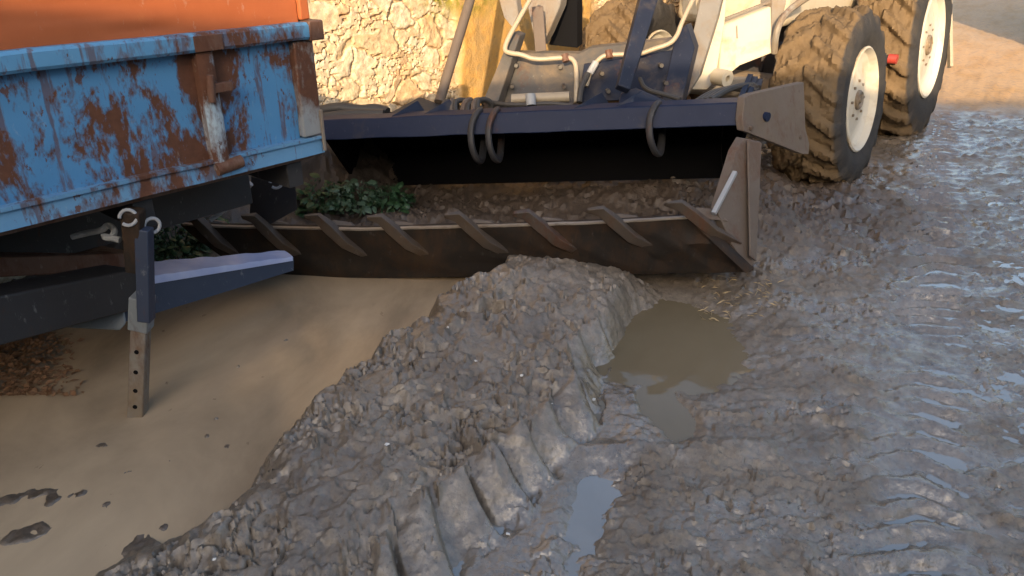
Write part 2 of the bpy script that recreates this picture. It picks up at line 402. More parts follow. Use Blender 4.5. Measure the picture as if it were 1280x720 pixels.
    scoop = np.where(ph < .76, sst(0, 1, ph / .76) ** 1.2 * .9 + .22 * np.sin(ph / .76 * math.pi), np.where(ph < .88, .9 - (1.0 + .6 * dn * bell) * sst(.76, .88, ph), -(.1 + .6 * dn * bell) * (1 - sst(.88, 1.0, ph))))
    jit = .10 * np.sin(cell * 2.4)
    fm = sst(-.10 + jit, .10 + jit, fu + .12 * gnoise(X * 6, Y * 6, 4)) * (1 - sst(.72, .98, fq)) * end * sst(1.25, 1.5, Y) * sst(3.0, 2.75, Y)
    z += fm * (scoop - .6) * .058
    # track rippled mud on the right
    rt = flat * sst(-.1, .25, X - np.interp(Y, FT[0], FT[1])) * (1 - pm)
    trk = 0 * X
    w1 = fbm(X * 1.6, Y * 1.6, 40, 3)
    for (x0, sl, wid) in ((1.37, .54, .17), (2.15, .6, .26)):
        cxt = x0 + sl * (Y - 2); q = (X - cxt) / wid
        m = np.exp(-q ** 4) * sst(1.2, 1.5, Y) * (1 - sst(8, 12, Y))
        chev = np.sin((Y + .25 * np.abs(X - cxt) + w1 * .16) / .105 * 2 * math.pi)
        z += rt * m * (chev * .017 * sst(-.45, .05, w1) - .006); trk = np.maximum(trk, m * rt)
    wx = fbm(X * 7, Y * 7, 61, 3) * .10; wy = fbm(X * 7 + 5, Y * 7, 62, 3) * .10
    aniso = fbm(X * 8 + w1, Y * 15 + w1, 60, 5, .62)
    clod = fbm((X + wx) * 14, (Y + wy) * 14, 70, 5, .62)
    def terrace(n, k): 
        q = n * k; f = q - np.floor(q); return (np.floor(q) + sst(.3, 1, f)) / k
    ter = terrace(fbm((X + wx) * 6, (Y + wy) * 7, 71, 4, .55), 4.0)
    crack = sst(.09, .0, np.abs(gnoise((X + wx * 1.3) * 9, (Y + wy * 1.3) * 9, 75))) * sst(-.1, .3, gnoise(X * 3, Y * 3, 76))
    f1, f2, cid = worley((X + wx * .8) * 13, (Y + wy * .8) * 13, 90)
    lump = sst(.62, .15, f1) * sst(.5, .8, cid)
    f1b, _, cidb = worley((X + wx * .5) * 34, (Y + wy * .5) * 34, 95)
    lumpb = sst(.6, .1, f1b) * sst(.45, .8, cidb)
    patch = sst(-.15, .35, fbm(X * 1.3, Y * 1.3, 66, 3))
    pit = sst(.12, .42, gnoise((X + wx) * 24, (Y + wy) * 24, 83)) * sst(-.1, .4, gnoise(X * 5, Y * 5, 84))
    ter2 = terrace(fbm((X + wx) * 15, (Y + wy) * 15, 73, 4, .55), 3.0)
    smear = .6 + .5 * sst(-.25, .2, fbm(X * 2.6, Y * 2.6, 86, 3))
    rough = onr * (1 - .85 * fm) * smear * (.030 * clod + .032 * ter + .022 * ter2 + .020 * lump * patch + .010 * lumpb - .018 * crack - .022 * pit + .03 * fbm(X * 4.5, Y * 4.5, 88, 3))
    rough = rough + fm * (.012 * clod - .006 * crack)
    rough = rough + rt * (1 - .55 * trk) * (.019 * aniso + .013 * clod + .010 * ter2 - .010 * pit + .006 * lumpb * patch + .014 * lump * patch - .008 * crack + .01 * sst(.1, .5, aniso))
    chm = np.clip(mound + wch + verge * .7, 0, 1)
    rough = rough + chm * (.042 * clod + .05 * fbm(X * 4 + w1, Y * 4, 87, 4) + .010 * lump * patch - .014 * crack)
    rough = rough + leftz * .008 * clod
    fade = 1 - sst(14, 30, np.hypot(X, Y))
    z = z + rough * fade
    z += rt * .010 - .022 * rt * sst(.8, 1.9, X - .3 * (Y - 1.5)) * (1 - sst(4, 7, Y))
    z += .35 * fbm(X * .12, Y * .12, 99, 2) * sst(12, 40, np.hypot(X, Y))
    wet = np.clip(.5 * rt * sst(-.4, .35, fbm(X * 2.2 + w1, Y * 3.4, 47, 3) - aniso * .5) + .25 * onr + .12 * fm + .6 * rut + .25 * trk + .45 * sst(.0, .12, X - ft + .14) * sst(.30, .1, X - ft) * sst(3.0, 2.5, Y) + .3 * rt * sst(.6, 2.2, X) + .3 * leftz - .5 * chm, 0, 1)
    sunlit_dry = sst(6.9, 8.4, Y + .5 * fbm(X * 1.2, Y * 1.2, 45, 3))  # drier far earth, also carries the painted sunlight tone
    tint = np.clip(chm * 1.1 + .2 * sst(3, 5, Y) * (1 - sunlit_dry) + .35 * patch * onr * (1 - fm) + leftz * isl * .7, 0, 1)  # dark churned mud; by the wheel also painted shade under the loader
    return z, wet, sunlit_dry, tint
def ground_z(x, y): return float(ground_fields(np.array([x]), np.array([y]))[0][0])
def make_ground():
    r = [.05]
    while r[-1] < .9: r.append(r[-1] * 1.1)
    while r[-1] < 9: r.append(r[-1] * 1.0042)
    while r[-1] < 100: r.append(r[-1] * 1.03)
    r = np.array(r)
    a = np.concatenate([np.arange(-180, -50, 5), np.arange(-50, 50, .17), np.arange(50, 180, 5)])
    a = np.radians(a); rr, aa = np.meshgrid(r, a, indexing='ij')
    X = rr * np.sin(aa); Y = rr * np.cos(aa)
    z, wet, sunlit_dry, tint = ground_fields(X, Y)
    me = grid_mesh('ground', np.stack([X, Y, z], -1).reshape(-1, 3), len(r), len(a), wrap=True)
    set_attr(me, 'wet', wet); set_attr(me, 'sunlit_dry', sunlit_dry); set_attr(me, 'tint', tint)
    o = link('ground', me, M['ground']); o['kind'] = 'structure'
    me.polygons.foreach_set('use_smooth', [True] * len(me.polygons))
    if me.polygons[len(me.polygons) // 2].normal.z < 0: me.flip_normals()
make_ground()
def sheet(name, poly, z, mat):
    b = B(); vs = [b.bm.verts.new((x, y, z)) for x, y in poly]; b.bm.faces.new(vs)
    o = b.done(name, mat, smooth=False); o['kind'] = 'structure'
    if o.data.polygons[0].normal.z < 0: o.data.flip_normals()
lp = [(float(np.interp(y, CR[0], CR[1])) + .02, y) for y in np.linspace(1.0, 3.5, 14)]
sheet('muddy_pool', [(-4.5, 1.0)] + lp + [(-.2, 3.8), (-4.5, 3.8)], 0.0, M['pool'])
rp = [(float(np.interp(y, FT[0], FT[1])) - .12, y) for y in np.linspace(3.5, .9, 14)]
YS = 2.05
xm = float(np.interp(YS, FT[0], FT[1])) - .12
sheet('puddle_water', [(.95, YS), (1.32, 2.7), (1.32, 4.0)] + [q for q in rp if q[1] > YS] + [(xm, YS)], -.014, M['puddle'])
sheet('rut_water', [(.9, .9), (8, .9), (8, 7.2), (1.325, 4.0), (1.325, 2.697), (.953, YS - .003), (xm, YS - .003)] + [q for q in rp if q[1] < YS - .01], -.015, M['slick'])

# unseen banks added out of frame to cast shade over the lane
def shade_caster(name, x0, x1, y0, y1, prof, nx=80, ny=24):
    xs = np.linspace(x0, x1, nx); ys = np.linspace(y0, y1, ny); X, Y = np.meshgrid(xs, ys, indexing='ij')
    me = grid_mesh(name, np.stack([X, Y, prof(X, Y)], -1).reshape(-1, 3), nx, ny)
    o = link(name, me, M['shade_caster']); o['kind'] = 'structure'
    if me.polygons[5].normal.z < 0: me.flip_normals()
shade_caster('shade_caster', -30, 30, -16, -2.5, lambda X, Y: -.3 + (4.5 + .12 * X * .5 + .25 * fbm(X * .5, Y * 0 + 3, 12, 3)) * np.exp(-np.abs((Y + 6.5) / 2.3) ** 3))
shade_caster('side_shade_caster', 7.6, 26, 8, 15, lambda X, Y: -.4 + (5.2 + .6 * fbm(X * .4, Y * .4, 17, 3)) * sst(8.0, 9.6, X) * sst(26, 24, X) * np.exp(-np.abs((Y - 11) / 1.6) ** 3))  # added bank, casts the shadow on the far right lane

# ------------------------------------------------------------------ stone wall
def make_wall():
    W = Vector((.669, .743, 0)); O = Vector((-.88, 5.3, 0)); Nn = Vector((.743, -.669, 0))
    s = np.concatenate([np.arange(-6, -1.3, .06), np.arange(-1.3, 2.6, .009), np.arange(2.6, 11, .06)])
    zz = np.concatenate([np.arange(-.2, .3, .04), np.arange(.3, 1.5, .009), np.arange(1.5, 2.9, .04)])
    S, Z = np.meshgrid(s, zz, indexing='ij')
    wx = fbm(S * 3, Z * 3.4, 3, 5, .6) * .12; wz = fbm(S * 3 + 7, Z * 3, 4, 5, .6) * .10
    f1, f2, cid = worley((S + wx) * 3.9, (Z + wz) * 6.6, 120, .9)
    g1, g2, gid = worley((S + wx) * 9.5, (Z + wz) * 20, 160, .95)
    big = sst(-.06, .06, gnoise(S * 2.6, Z * 3.4, 22) + .12 * gnoise(S * 7, Z * 7, 23) + .08)
    e = (f2 - f1) * big + (g2 - g1) * (1 - big); idd = cid * big + gid * (1 - big)
    stone = sst(.03, .12, e)
    ren = sst(.62, .72, S + .06 * fbm(S * 4, Z * 4, 9, 3)) * sst(1.5, 1.35, S * .6)
    h = (stone * (.010 + .016 * idd) + .012 * fbm(S * 14, Z * 14, 31, 5) + .012 * fbm(S * 3, Z * 3, 35, 2)) * (1 - ren) + ren * (.045 + .012 * fbm(S * 6, Z * 6, 51, 5))
    V = (np.array(O)[None, None, :] + S[..., None] * np.array(W) + h[..., None] * np.array(Nn)); V[..., 2] = Z
    root = thing('stone_wall', 'sunlit rubble stone wall with an ochre rendered patch standing behind the loader bucket', 'wall', tuple(O))
    me = grid_mesh('masonry', V.reshape(-1, 3), len(s), len(zz))
    set_attr(me, 'stone', idd); set_attr(me, 'mortar', 1 - sst(.02, .10, e)); set_attr(me, 'render', ren); set_attr(me, 'moss', sst(1.0, 1.2, Z) * sst(.25, .5, S) * sst(1.2, .9, S))
    f = link('masonry_face', me, M['wall'], root)
    v0 = Vector(V[0, 0]) ; 
    if me.polygons[100].normal.dot(Nn) < 0: me.flip_normals()
    a = O + W * -6 - Nn * .01; b = O + W * 10.95 - Nn * .01
    core = B().prism([a + Vector((0, 0, -.2)), b + Vector((0, 0, -.2)), b + Vector((0, 0, 2.88)), a + Vector((0, 0, 2.88))], -Nn * .5)
    core.done('wall_core', M['wall'], root)
make_wall()

# ------------------------------------------------------------------ trailer
def trailer():
    Cn = Vector((-.75, 2.9, 0)); e = Vector((.637, .771, 0)).normalized(); n = Vector((-.771, .637, 0)).normalized(); Zv = Vector((0, 0, 1))
    def T(s, w, z): return Cn + e * s + n * w + Zv * z
    root = thing('tipping_trailer', 'rusty blue dropside trailer with an orange upper board standing in the muddy pool', 'trailer', (-2.0, 2.6, 0))
    def box(b, s0, s1, w0, w1, z0, z1): return b.prism([T(s0, w0, z0), T(s1, w0, z0), T(s1, w0, z1), T(s0, w0, z1)], n * (w1 - w0))
    L = -4.2
    sb = B(); rows = []
    # pressed side board with slight dents
    for i in range(46):
        s = L + (-.09 - L) * i / 45
        rows.append([T(s, .02 + .006 * float(gnoise(s * 5, j * .9, 8)), .895 + .375 * j / 8) for j in range(9)])
    sb.loft(rows, n * .03); sb.done('side_board', M['blue'], root)
    tr = B()
    rows = []
    for i in range(40):
        s = L + (.02 - L) * i / 39; dz = .006 * float(gnoise(s * 4, 2., 18)); dw = .006 * float(gnoise(s * 6, 5., 18))
        rows.append([T(s, -.022 + dw, 1.262 + dz), T(s, -.03 + dw, 1.272 + dz), T(s, -.03 + dw, 1.312 + dz), T(s, -.02 + dw, 1.322 + dz), T(s, .06, 1.322 + dz), T(s, .06, 1.262 + dz), T(s, -.022 + dw, 1.262 + dz)])
    tr.loft(rows); tr.bm.faces.new([v for v in tr.bm.verts][-7:-1]); tr.done('top_rail', M['rail'], root)
    box(B(), -.03, .035, -.035, .075, 1.258, 1.328).done('rail_cap', M['rust'], root, .006)
    br = B(); rows = []
    for i in range(40):
        s = L + (0 - L) * i / 39; dz = .004 * float(gnoise(s * 5, 8., 28))
        rows.append([T(s, .03, .9 + dz), T(s, -.012, .9 + dz), T(s, -.012, .888 + dz), T(s, .0, .884 + dz), T(s, -.006, .83 + dz), T(s, .05, .822), T(s, .05, .9 + dz)])
    br.loft(rows).done('bottom_rail', M['bluerust'], root)
    box(B(), -.088, -.002, -.01, .06, .905, 1.26).done('corner_post', M['post'], root, .006)
    box(B(), -.012, .0, -.02, -.0105, .84, 1.0).done('corner_strap', M['edge'], root, .002)
    st = B(); rows = []
    for i in range(12):
        z = .86 + .4 * i / 11; dw = .006 * float(gnoise(z * 9, 3., 38))
        rows.append([T(-.475, .018, z), T(-.472, -.012 + dw, z), T(-.455, -.02 + dw, z), T(-.43, -.02 + dw, z), T(-.412, -.012 + dw, z), T(-.408, .018, z)])
    sk = st.loft(rows).done('stake', M['blue_stake'], root)
    la = B(); box(la, -.46, -.375, -.045, -.022, 1.128, 1.16); la.tube([T(-.455, -.035, 1.10), T(-.45, -.04, 1.19)], .014, 8); la.done('latch', M['rust'], sk, .003)
    hb = B(); hb.tube([T(-.47, -.01, .865), T(-.37, -.01, .875)], .024, 10); hb.done('hinge', M['rust'], sk)
    box(B(), -.482, -.38, -.034, -.031, 1.264, 1.314).done('rail_patch', M['rust'], root, .001)
    # orange upper board
    ob = B(); rows = []
    for i in range(60):
        s = L + (-.045 - L) * i / 59
        rows.append([T(s, .01 + .006 * float(gnoise(s * 4 + j * .5, j * .5, 58)) + .003 * float(gnoise(s * 11 - j * .8, j * .3, 59)), 1.322 + .15 * j / 10) for j in range(11)])
    ob.loft(rows, n * .02).done('upper_board', M['orange'], root)
    box(B(), -.04, 0, -.005, .05, 1.33, 1.475).done('upper_post', M['orange'], root, .005)
    for s in (-2.2, -3.2):
        box(B(), s, s + .05, -.016, .008, 1.33, 1.47).done('upper_rib', M['orange'], root, .004)
    # far boards, floor
    box(B(), L, -.0, 2.1, 2.14, .84, 1.26).done('far_board', M['orange'], root)
    box(B(), -.04, -.005, .065, 2.09, .91, 1.12).done('front_board', M['bluerust'], root)
    box(B(), L, -.01, .055, 2.09, .80, .86).done('load_floor', M['rust'], root)
    for s in (-.14, -.75, -1.4, -2.1): box(B(), s, s + .07, .06, 2.05, .70, .797).done('cross_member', M['dark'], root, .004)
    for w in (.55, 1.35): box(B(), L, -.02, w, w + .1, .5, .695).done('chassis_beam', M['dark'], root, .006)
    # running gear in the dark: axle and near wheel off frame
    B().tube([T(-3.0, .1, .42), T(-3.0, 2.0, .42)], .06, 12).done('axle', M['dark'], root)
    for w in (.12, 1.98):
        wl = B().lathe([(-.11, .2), (-.12, .3), (-.12, .38), (-.08, .42), (.08, .42), (.12, .38), (.12, .3), (.11, .2)], T(-3.0, w, .42), n, 40).done('road_wheel', M['hose'], root)
        B().lathe([(-.1, .2), (-.02, .18), (-.02, .02)], T(-3.0, w, .42), n, 32).done('rim', M['bluerust'], wl)
    # jack leg with inner tube, its holes drawn as black discs
    top = P(166, 262, 2.44); mid = P(176, 410, 2.66); bot = P(172, 523, 2.76)
    j = B().bar(top, P(172, 338, 2.55), .06, .06, (0, 1, 0)).done('jack_leg', M['jaw'], root, .006)
    B().bar(P(180, 285, 2.47), P(183, 400, 2.6), .045, .05, (0, 1, 0)).done('sleeve', M['darkblue'], j, .004)
    B().bar(P(178, 370, 2.6), mid, .07, .06, (0, 1, 0)).done('collar', M['frame'], j, .004)
    it = B().bar(mid, bot, .055, .05, (0, 1, 0), .058, .05).done('inner_tube', M['grey'], j, .004)
    for v, u in ((437, 175), (462, 174), (485, 173.5), (505, 173)):
        p = P(u, v, 2.66 + (v - 410) / 1130); B().tube([p + Vector((0, -.027, .004)), p + Vector((0, -.023, .004))], .0085, 10).done('hole_disc', M['black'], it)  # black disc stands in for the dark inside a drilled hole
    def ring(c, r, tr_, ax):
        ax = Vector(ax); x = ax.orthogonal().normalized(); y = ax.cross(x)
        return [Vector(c) + (x * math.cos(a) + y * math.sin(a)) * r for a in np.linspace(0, 1.75 * math.pi, 16)]
    B().tube(ring(P(190, 282, 2.5), .026, 0, (.6, -.7, .1)), .006, 8).done('shackle', M['zinc'], root)
    B().tube(ring(P(160, 272, 2.42), .026, 0, (.3, -.9, .2)), .006, 8).done('shackle', M['zinc'], root)
    rp_ = [P(90, 296, 2.6), P(110, 291, 2.6), P(128, 288, 2.55), P(135, 280, 2.55), P(145, 288, 2.52), P(138, 299, 2.5), P(125, 294, 2.5), P(150, 300, 2.5)]
    B().tube(rp_, .011, 8, 2).done('rope', M['cloth'], root)
    # drawbar: grey rear box, dark rail, tapering blue nose with sky sheen painted along its top
    B().bar(P(-90, 412, 2.2), P(152, 358, 2.9), .16, .16).done('drawbar_rail', M['dark'], root, .008)
    B().bar(P(-60, 330, 2.5), P(150, 322, 3.1), .2, .07).done('tie_beam', M['rust'], root, .006)
    B().prism([P(72, 388, 2.85), P(152, 366, 2.85), P(158, 405, 2.85), P(150, 414, 2.85), P(75, 410, 2.85)], Vector((-.12, .22, .01))).done('drawbar_foot', M['frame'], root, .008)
    nb = B(); rows = []
    for i in range(14):
        t = i / 13; u = 150 + 217 * t; d = 2.88 + .72 * t
        vt = 352 - 30 * t - 2 * math.sin(t * 9) * .4; vb = 404 - 66 * t ** 1.05; bk = Vector((-.10, .12, .005)) * (1.1 - .55 * t); jz = Vector((0, 0, .006 * float(gnoise(t * 6, 1., 77))))
        a = P(u, vt, d); b_ = P(u, vb, d)
        rows.append([b_ + bk, a + bk + jz, a + jz, b_, b_ + bk])
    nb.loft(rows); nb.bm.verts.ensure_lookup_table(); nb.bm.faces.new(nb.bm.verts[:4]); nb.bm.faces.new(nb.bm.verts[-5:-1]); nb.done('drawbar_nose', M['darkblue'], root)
    nt = B(); rows = []
    for i in range(24):
        t = i / 23; u = 150 + 216 * t; d = 2.875 + .72 * t; vt = 351.5 - 30 * t; k = 1.1 - .55 * t
        bk = Vector((-.105, .125, .006)) * k; jz = lambda s: Vector((0, 0, .004 + .007 * float(gnoise(t * 11, s, 79))))
        a = P(u, vt, d); a2 = P(u, vt + 9 * (1 - .6 * t), d - .004)
        rows.append([a2, a + jz(0), a + bk * .5 + jz(1.3), a + bk + jz(2.7)])
    nt.loft(rows, Vector((0, .0, -.004))).done('drawbar_sheen', M['sheen_blue'], root)  # pale sheet stands in for sky reflected off the wet top
    # A-frame plate, hose and ring under the front corner
    B().prism([P(318, 222, 3.75), P(368, 212, 3.65), P(372, 262, 3.65), P(332, 284, 3.75), P(316, 276, 3.75)], Vector((-.03, .04, 0))).done('hitch_plate', M['dark'], root, .004)
    B().tube([P(263, 275, 3.55), P(290, 255, 3.55), P(313, 229, 3.5)], [.012, .014, .016], 8).done('brake_rod', M['cloth'], root)
    B().tube(ring(P(345, 228, 3.5), .028, 0, (.2, -.9, .2)), .007, 8).done('towing_ring', M['zinc'], root)
trailer()

# ------------------------------------------------------------------ loader
NW = Vector((.778, -.628, 0)); BK = Vector((.628, .778, 0)); ZV = Vector((0, 0, 1))
def make_tyre(c, r, rr, w, parent, nl=17, seed=0, name='front_wheel'):
    NW = Vector((.778, -.628, .115)).normalized()      # the machine leans on the soft verge
    # c: centre of the outer face
    nt, npf = 300, 46
    th = np.linspace(0, 2 * math.pi, nt, endpoint=False)
    t = np.linspace(0, 1, npf)
    # profile from inner bead over tread to outer bead: axial -w..0
    prof = []
    for q in t:
        if q < .2: k = q / .2; a = -1 + .02 - .045 * math.sin(k * math.pi / 2) * 0; ax = -.93 - .07 * math.sin(k * math.pi); rd = rr + (r * .93 - rr) * k
        elif q > .8: k = (1 - q) / .2; ax = -.07 + .07 * math.sin(k * math.pi); rd = rr + (r * .93 - rr) * k
        else:
            k = (q - .2) / .6; ax = -.93 + .86 * k; rd = r * (.93 + .035 * (1 - (2 * k - 1) ** 4))
        prof.append((ax * w, rd, 1.0 if .2 < q < .8 else 0.0, (q - .2) / .6))
    V = np.zeros((nt, npf, 3)); tread = np.zeros((nt, npf))
    x = NW.cross(ZV).normalized(); y = NW.cross(x).normalized()
    for j, (ax, rd, tr, k) in enumerate(prof):
        kk = min(max(k, 0), 1); half = 0 if kk < .5 else 1
        lat = abs(2 * kk - 1)
        phase = (th / (2 * math.pi) * nl + (.5 if half else 0) - lat * .85) % 1.0
        lug = sst(.0, .1, phase) * (1 - sst(.36, .5, phase))
        ext = 1.0 if -.12 < k < 1.12 else 0
        if k < 0 or k > 1: ext *= max(0, 1 - (max(-k, k - 1)) / .12)
        n = gnoise(th * 6, np.full(nt, j * .35), 200 + seed) * .018 + gnoise(th * 16, np.full(nt, j * .8), 210 + seed) * .012
        rad = rd + lug * ext * (.038 if tr else .016) * r / .6 + (n if tr else n * .35)
        axv = ax + (lug * ext * .014 if not tr else 0) * (1 if k > .5 else -1)
        V[:, j, :] = np.array(c) + np.outer(np.full(nt, 1) * axv, np.array(NW)) + np.outer(np.cos(th) * rad, np.array(x)) + np.outer(np.sin(th) * rad, np.array(y))
        tread[:, j] = 1 if tr else (.25 if ext > .2 else 0)
    V = np.concatenate([V, V[:1]], 0); tread = np.concatenate([tread, tread[:1]], 0)
    me = grid_mesh('tyre', V.reshape(-1, 3), nt + 1, npf); set_attr(me, 'tread', tread)
    me.flip_normals() if me.polygons[npf // 2].normal.dot(Vector(V[0, npf // 2]) - Vector(c)) < 0 else None
    wh = B().lathe([(-w, rr * .98), (-w * .5, rr * .9), (-.10, rr * .62)], c, NW, 40).done(name, M['dark'], parent)
    link('tyre', me, M['tyre'], wh)
    rim = B().lathe([(-.055, rr * 1.0), (-.02, rr * 1.02), (-.012, rr * .985), (-.03, rr * .95), (-.06, rr * .93), (-.075, rr * .86), (-.085, rr * .8), (-.07, rr * .55), (-.055, rr * .34), (-.052, rr * .3), (-.06, rr * .0)], c, NW, 56).done('rim', M['rim'], wh)
    hub = B().lathe([(-.07, rr * .2), (-.04, rr * .19), (-.03, rr * .16), (-.05, rr * .12), (-.05, rr * .07), (-.03, rr * .06), (-.03, 0)], c, NW, 28)
    for k in range(8):
        a = k * math.pi / 4; p = Vector(c) + (x * math.cos(a) + y * math.sin(a)) * rr * .37
        hub.tube([p - NW * .07, p - NW * .045], .010, 6)
    hub.done('hub', M['grey'], wh)
def loader():
    fc = Vector((2.45, 5.18, .59)); rc = Vector((3.70, 6.76, .76))
    root = thing('loader_tractor', 'cream wheel loader with its four-in-one bucket open over the mud ridge', 'loader', (2.2, 6.0, 0))
    make_tyre(fc, .605, .35, .5, root, 17, 0); make_tyre(fc - NW * 1.58, .605, .35, .5, root, 17, 9)
    make_tyre(rc, .79, .445, .52, root, 19, 4, 'rear_wheel'); make_tyre(rc - NW * 1.62, .79, .47, .52, root, 19, 6, 'rear_wheel')
    ac = fc - NW * 1.04
    B().tube([fc - NW * .3, fc - NW * 1.8], .11, 14).done('front_axle', M['grey'], root)
    rcc = rc - NW * .2
    B().tube([rc - NW * .3, rc - NW * 1.8], .14, 14).done('rear_axle', M['grey'], root)
    def bx(c, a, l, h, wd):   # along BK
        c = Vector(c); return [c - BK * l / 2 - ZV * h / 2 - NW * wd / 2, c + BK * l / 2 - ZV * h / 2 - NW * wd / 2, c + BK * l / 2 + ZV * h / 2 - NW * wd / 2, c - BK * l / 2 + ZV * h / 2 - NW * wd / 2]
    mid = (ac + rc - NW * 1.06) / 2; mid.z = 1.0
    B().prism(bx(mid + ZV * -.28 + BK * .1, 0, 2.2, .34, .6), NW * .6).done('chassis', M['dark'], root, .02)
    B().prism(bx(mid + ZV * .42 + BK * .1, 0, 2.3, .8, .86), NW * .86).done('bonnet', M['cream'], root, .06)
    cb = mid + BK * 1.25; cb.z = 0
    def cbx(b, l0, l1, w0, w1, z0, z1):
        q = [cb + BK * l0 + NW * w0, cb + BK * l1 + NW * w0, cb + BK * l1 + NW * w1, cb + BK * l0 + NW * w1]
        return b.prism([p + ZV * z0 for p in q], ZV * (z1 - z0))
    cbm = cbx(B(), -.5, .75, -.65, .65, 1.35, 1.85).done('cab', M['cream'], root, .04)
    for l in (-.46, .7):
        for w_ in (-.6, .6): cbx(B(), l - .04, l + .04, w_ - .04, w_ + .04, 1.852, 2.75).done('cab_post', M['dark'], cbm)
    cbx(B(), -.6, .85, -.72, .72, 2.752, 2.86).done('cab_roof', M['cream'], cbm, .03)
    gl = NT('cab_glass').done((.03, .04, .045), .05)
    cbx(B(), -.465, -.455, -.555, .555, 1.86, 2.745).done('windscreen', gl, cbm)
    for w_ in (-.6, .6): cbx(B(), -.415, .655, w_ - .005, w_ + .005, 1.86, 2.745).done('side_window', gl, cbm)
    # cream front frame panel and its gusset
    pn = B().prism([P(903, 32, 4.95), P(964, 8, 4.95), P(966, 66, 4.95), P(925, 82, 4.95), P(898, 104, 4.93)], Vector((-.05, .12, 0))).done('front_panel', M['cream'], root, .008)
    B().bar(P(921, 32, 4.94), P(921.5, 48, 4.94), .008, .006).done('paint_mark', M['edge'], pn)
    B().prism([P(868, -60, 4.86), P(914, -60, 4.86), P(906, 30, 4.86), P(894, 102, 4.82), P(884, 112, 4.82), P(862, 112, 4.82), P(866, 96, 4.84), P(884, 40, 4.86)], Vector((-.03, .08, 0))).done('arm_tower', M['cream'], root, .006)
    B().bar(P(905, 24, 4.93), P(962, 2, 4.93), .02, .014).done('panel_lip', M['grey'], pn)
    ey = B().lathe([(-.05, .02), (.05, .02), (.05, .052), (-.05, .052), (-.05, .02)], P(902, 97, 4.66), Vector((.55, -.83, 0)), 24).done('pivot_eye', M['cream'], root)
    B().bar(P(908, 104, 4.75), P(935, 103, 4.85), .07, .07).done('pivot_rod', M['grey'], root, .01)
    B().prism([P(965, 0, 5.0), P(985, -6, 5.0), P(972, 52, 5.0), P(964, 66, 5.0)], Vector((-.05, .1, 0))).done('panel_return', M['grey'], root, .005)
    B().tube([P(968, 66, 4.95), P(970, 40, 4.85), P(980, 18, 4.85), P(1000, 2, 4.85), P(1025, -12, 4.9)], .022, 8, 2).done('brake_hose', M['grey'], root)
    B().tube([P(880, 43, 4.7), P(886, 38, 4.7), P(890, 20, 4.7), P(897, -10, 4.72)], .009, 8, 1).done('red_hose', M['red'], root)
    # mudguard over the rear wheel and a red lamp between the wheels
    rows = []
    for a in np.linspace(.8, 2.4, 18):
        q = rc + BK * -math.cos(a) * .93 + ZV * math.sin(a) * .93; q.z += .03
        rows.append([q - NW * .56, q - NW * .02])
    B().loft(rows, ZV * .02).done('mudguard', M['dark'], root)
    lp_ = P(1119, 74, 5.95); B().tube([lp_ - NW * .05, lp_ + NW * .015], .038, 16).done('side_lamp', M['red'], root)
    B().bar(lp_ - NW * .05, lp_ - NW * .6, .04, .04).done('lamp_bracket', M['dark'], root)
    B().bar(P(1186, -30, 6.9), P(1188, 84, 6.9), .03, .05).done('step_post', M['pipe'], root, .004)
    # cross plate between the arms (bucket carrier)
    cp = [P(632, 66, 4.62), P(724, 67, 4.5), P(738, 60, 4.48), P(850, 48, 4.4), P(838, 122, 4.3), P(604, 138, 4.52)]
    B().prism(cp, Vector((.02, .06, .01))).done('carrier_plate', M['carrier'], root, .006)
    B().prism([P(730, 80, 4.44), P(846, 62, 4.36), P(836, 122, 4.27), P(722, 128, 4.38)], Vector((.005, .02, 0))).done('carrier_shade', M['link'], root, .004)  # dark blue sheet, paints the shade on the plate's right half
    B().prism([P(640, 40, 4.5), P(650, 44, 4.5), P(620, 136, 4.4), P(598, 139, 4.4)], Vector((.04, .1, 0))).done('carrier_cheek', M['carrier'], root, .005)
    B().prism([P(845, 42, 4.35), P(858, 30, 4.35), P(868, 60, 4.3), P(852, 128, 4.2), P(826, 128, 4.2)], Vector((.05, .1, 0))).done('carrier_cheek', M['link'], root, .005)
    B().tube([P(640, 124, 4.36), P(712, 121, 4.3)], .03, 12).done('hinge_pin', M['pipe'], root)
    B().tube([P(664, 132, 4.25), P(663, 118, 4.25)], .03, 10).done('pin_lock', M['zinc'], root)
    for u, v, d in ((645, 82, 4.55), (700, 84, 4.48), (640, 108, 4.5), (705, 108, 4.42), (752, 92, 4.37), (826, 82, 4.3), (760, 114, 4.32), (832, 104, 4.26)):
        q = P(u, v, d); B().tube([q + Vector((0, .03, 0)), q + Vector((0, -.03, .004))], .013, 6).done('bolt_head', M['carrier'], root)
    B().tube([P(800, 98, 4.25), P(806, 112, 4.2), P(830, 118, 4.15), P(850, 124, 4.1)], .013, 8, 2).done('flex_hose', M['hose'], root)
    B().tube([P(612, 128, 4.4), P(640, 132, 4.3), P(690, 129, 4.25), P(716, 133, 4.2)], .014, 8, 2).done('flex_hose', M['hose'], root)
    # hydraulic pipes
    B().tube([P(668, -10, 4.45), P(652, 18, 4.44), P(634, 50, 4.43), P(630, 64, 4.42), P(640, 67, 4.41), P(652, 68, 4.4), P(668, 75, 4.4), P(704, 72, 4.38), P(716, 73, 4.36), P(721, 84, 4.35), P(720, 128, 4.3)], .0145, 10, 2).done('hydraulic_pipe', M['pipe'], root)
    B().tube([P(733, 108, 4.34), P(738, 88, 4.35), P(748, 74, 4.35), P(758, 68, 4.34), P(800, 68, 4.3), P(814, 62, 4.28), P(838, 55, 4.26), P(847, 44, 4.26), P(852, 28, 4.26), P(872, -12, 4.3)], .0135, 10, 2).done('hydraulic_pipe', M['pipe'], root)
    B().tube([P(737, 92, 4.34), P(745, 78, 4.34)], .021, 8).done('pipe_coupling', M['zinc'], root)
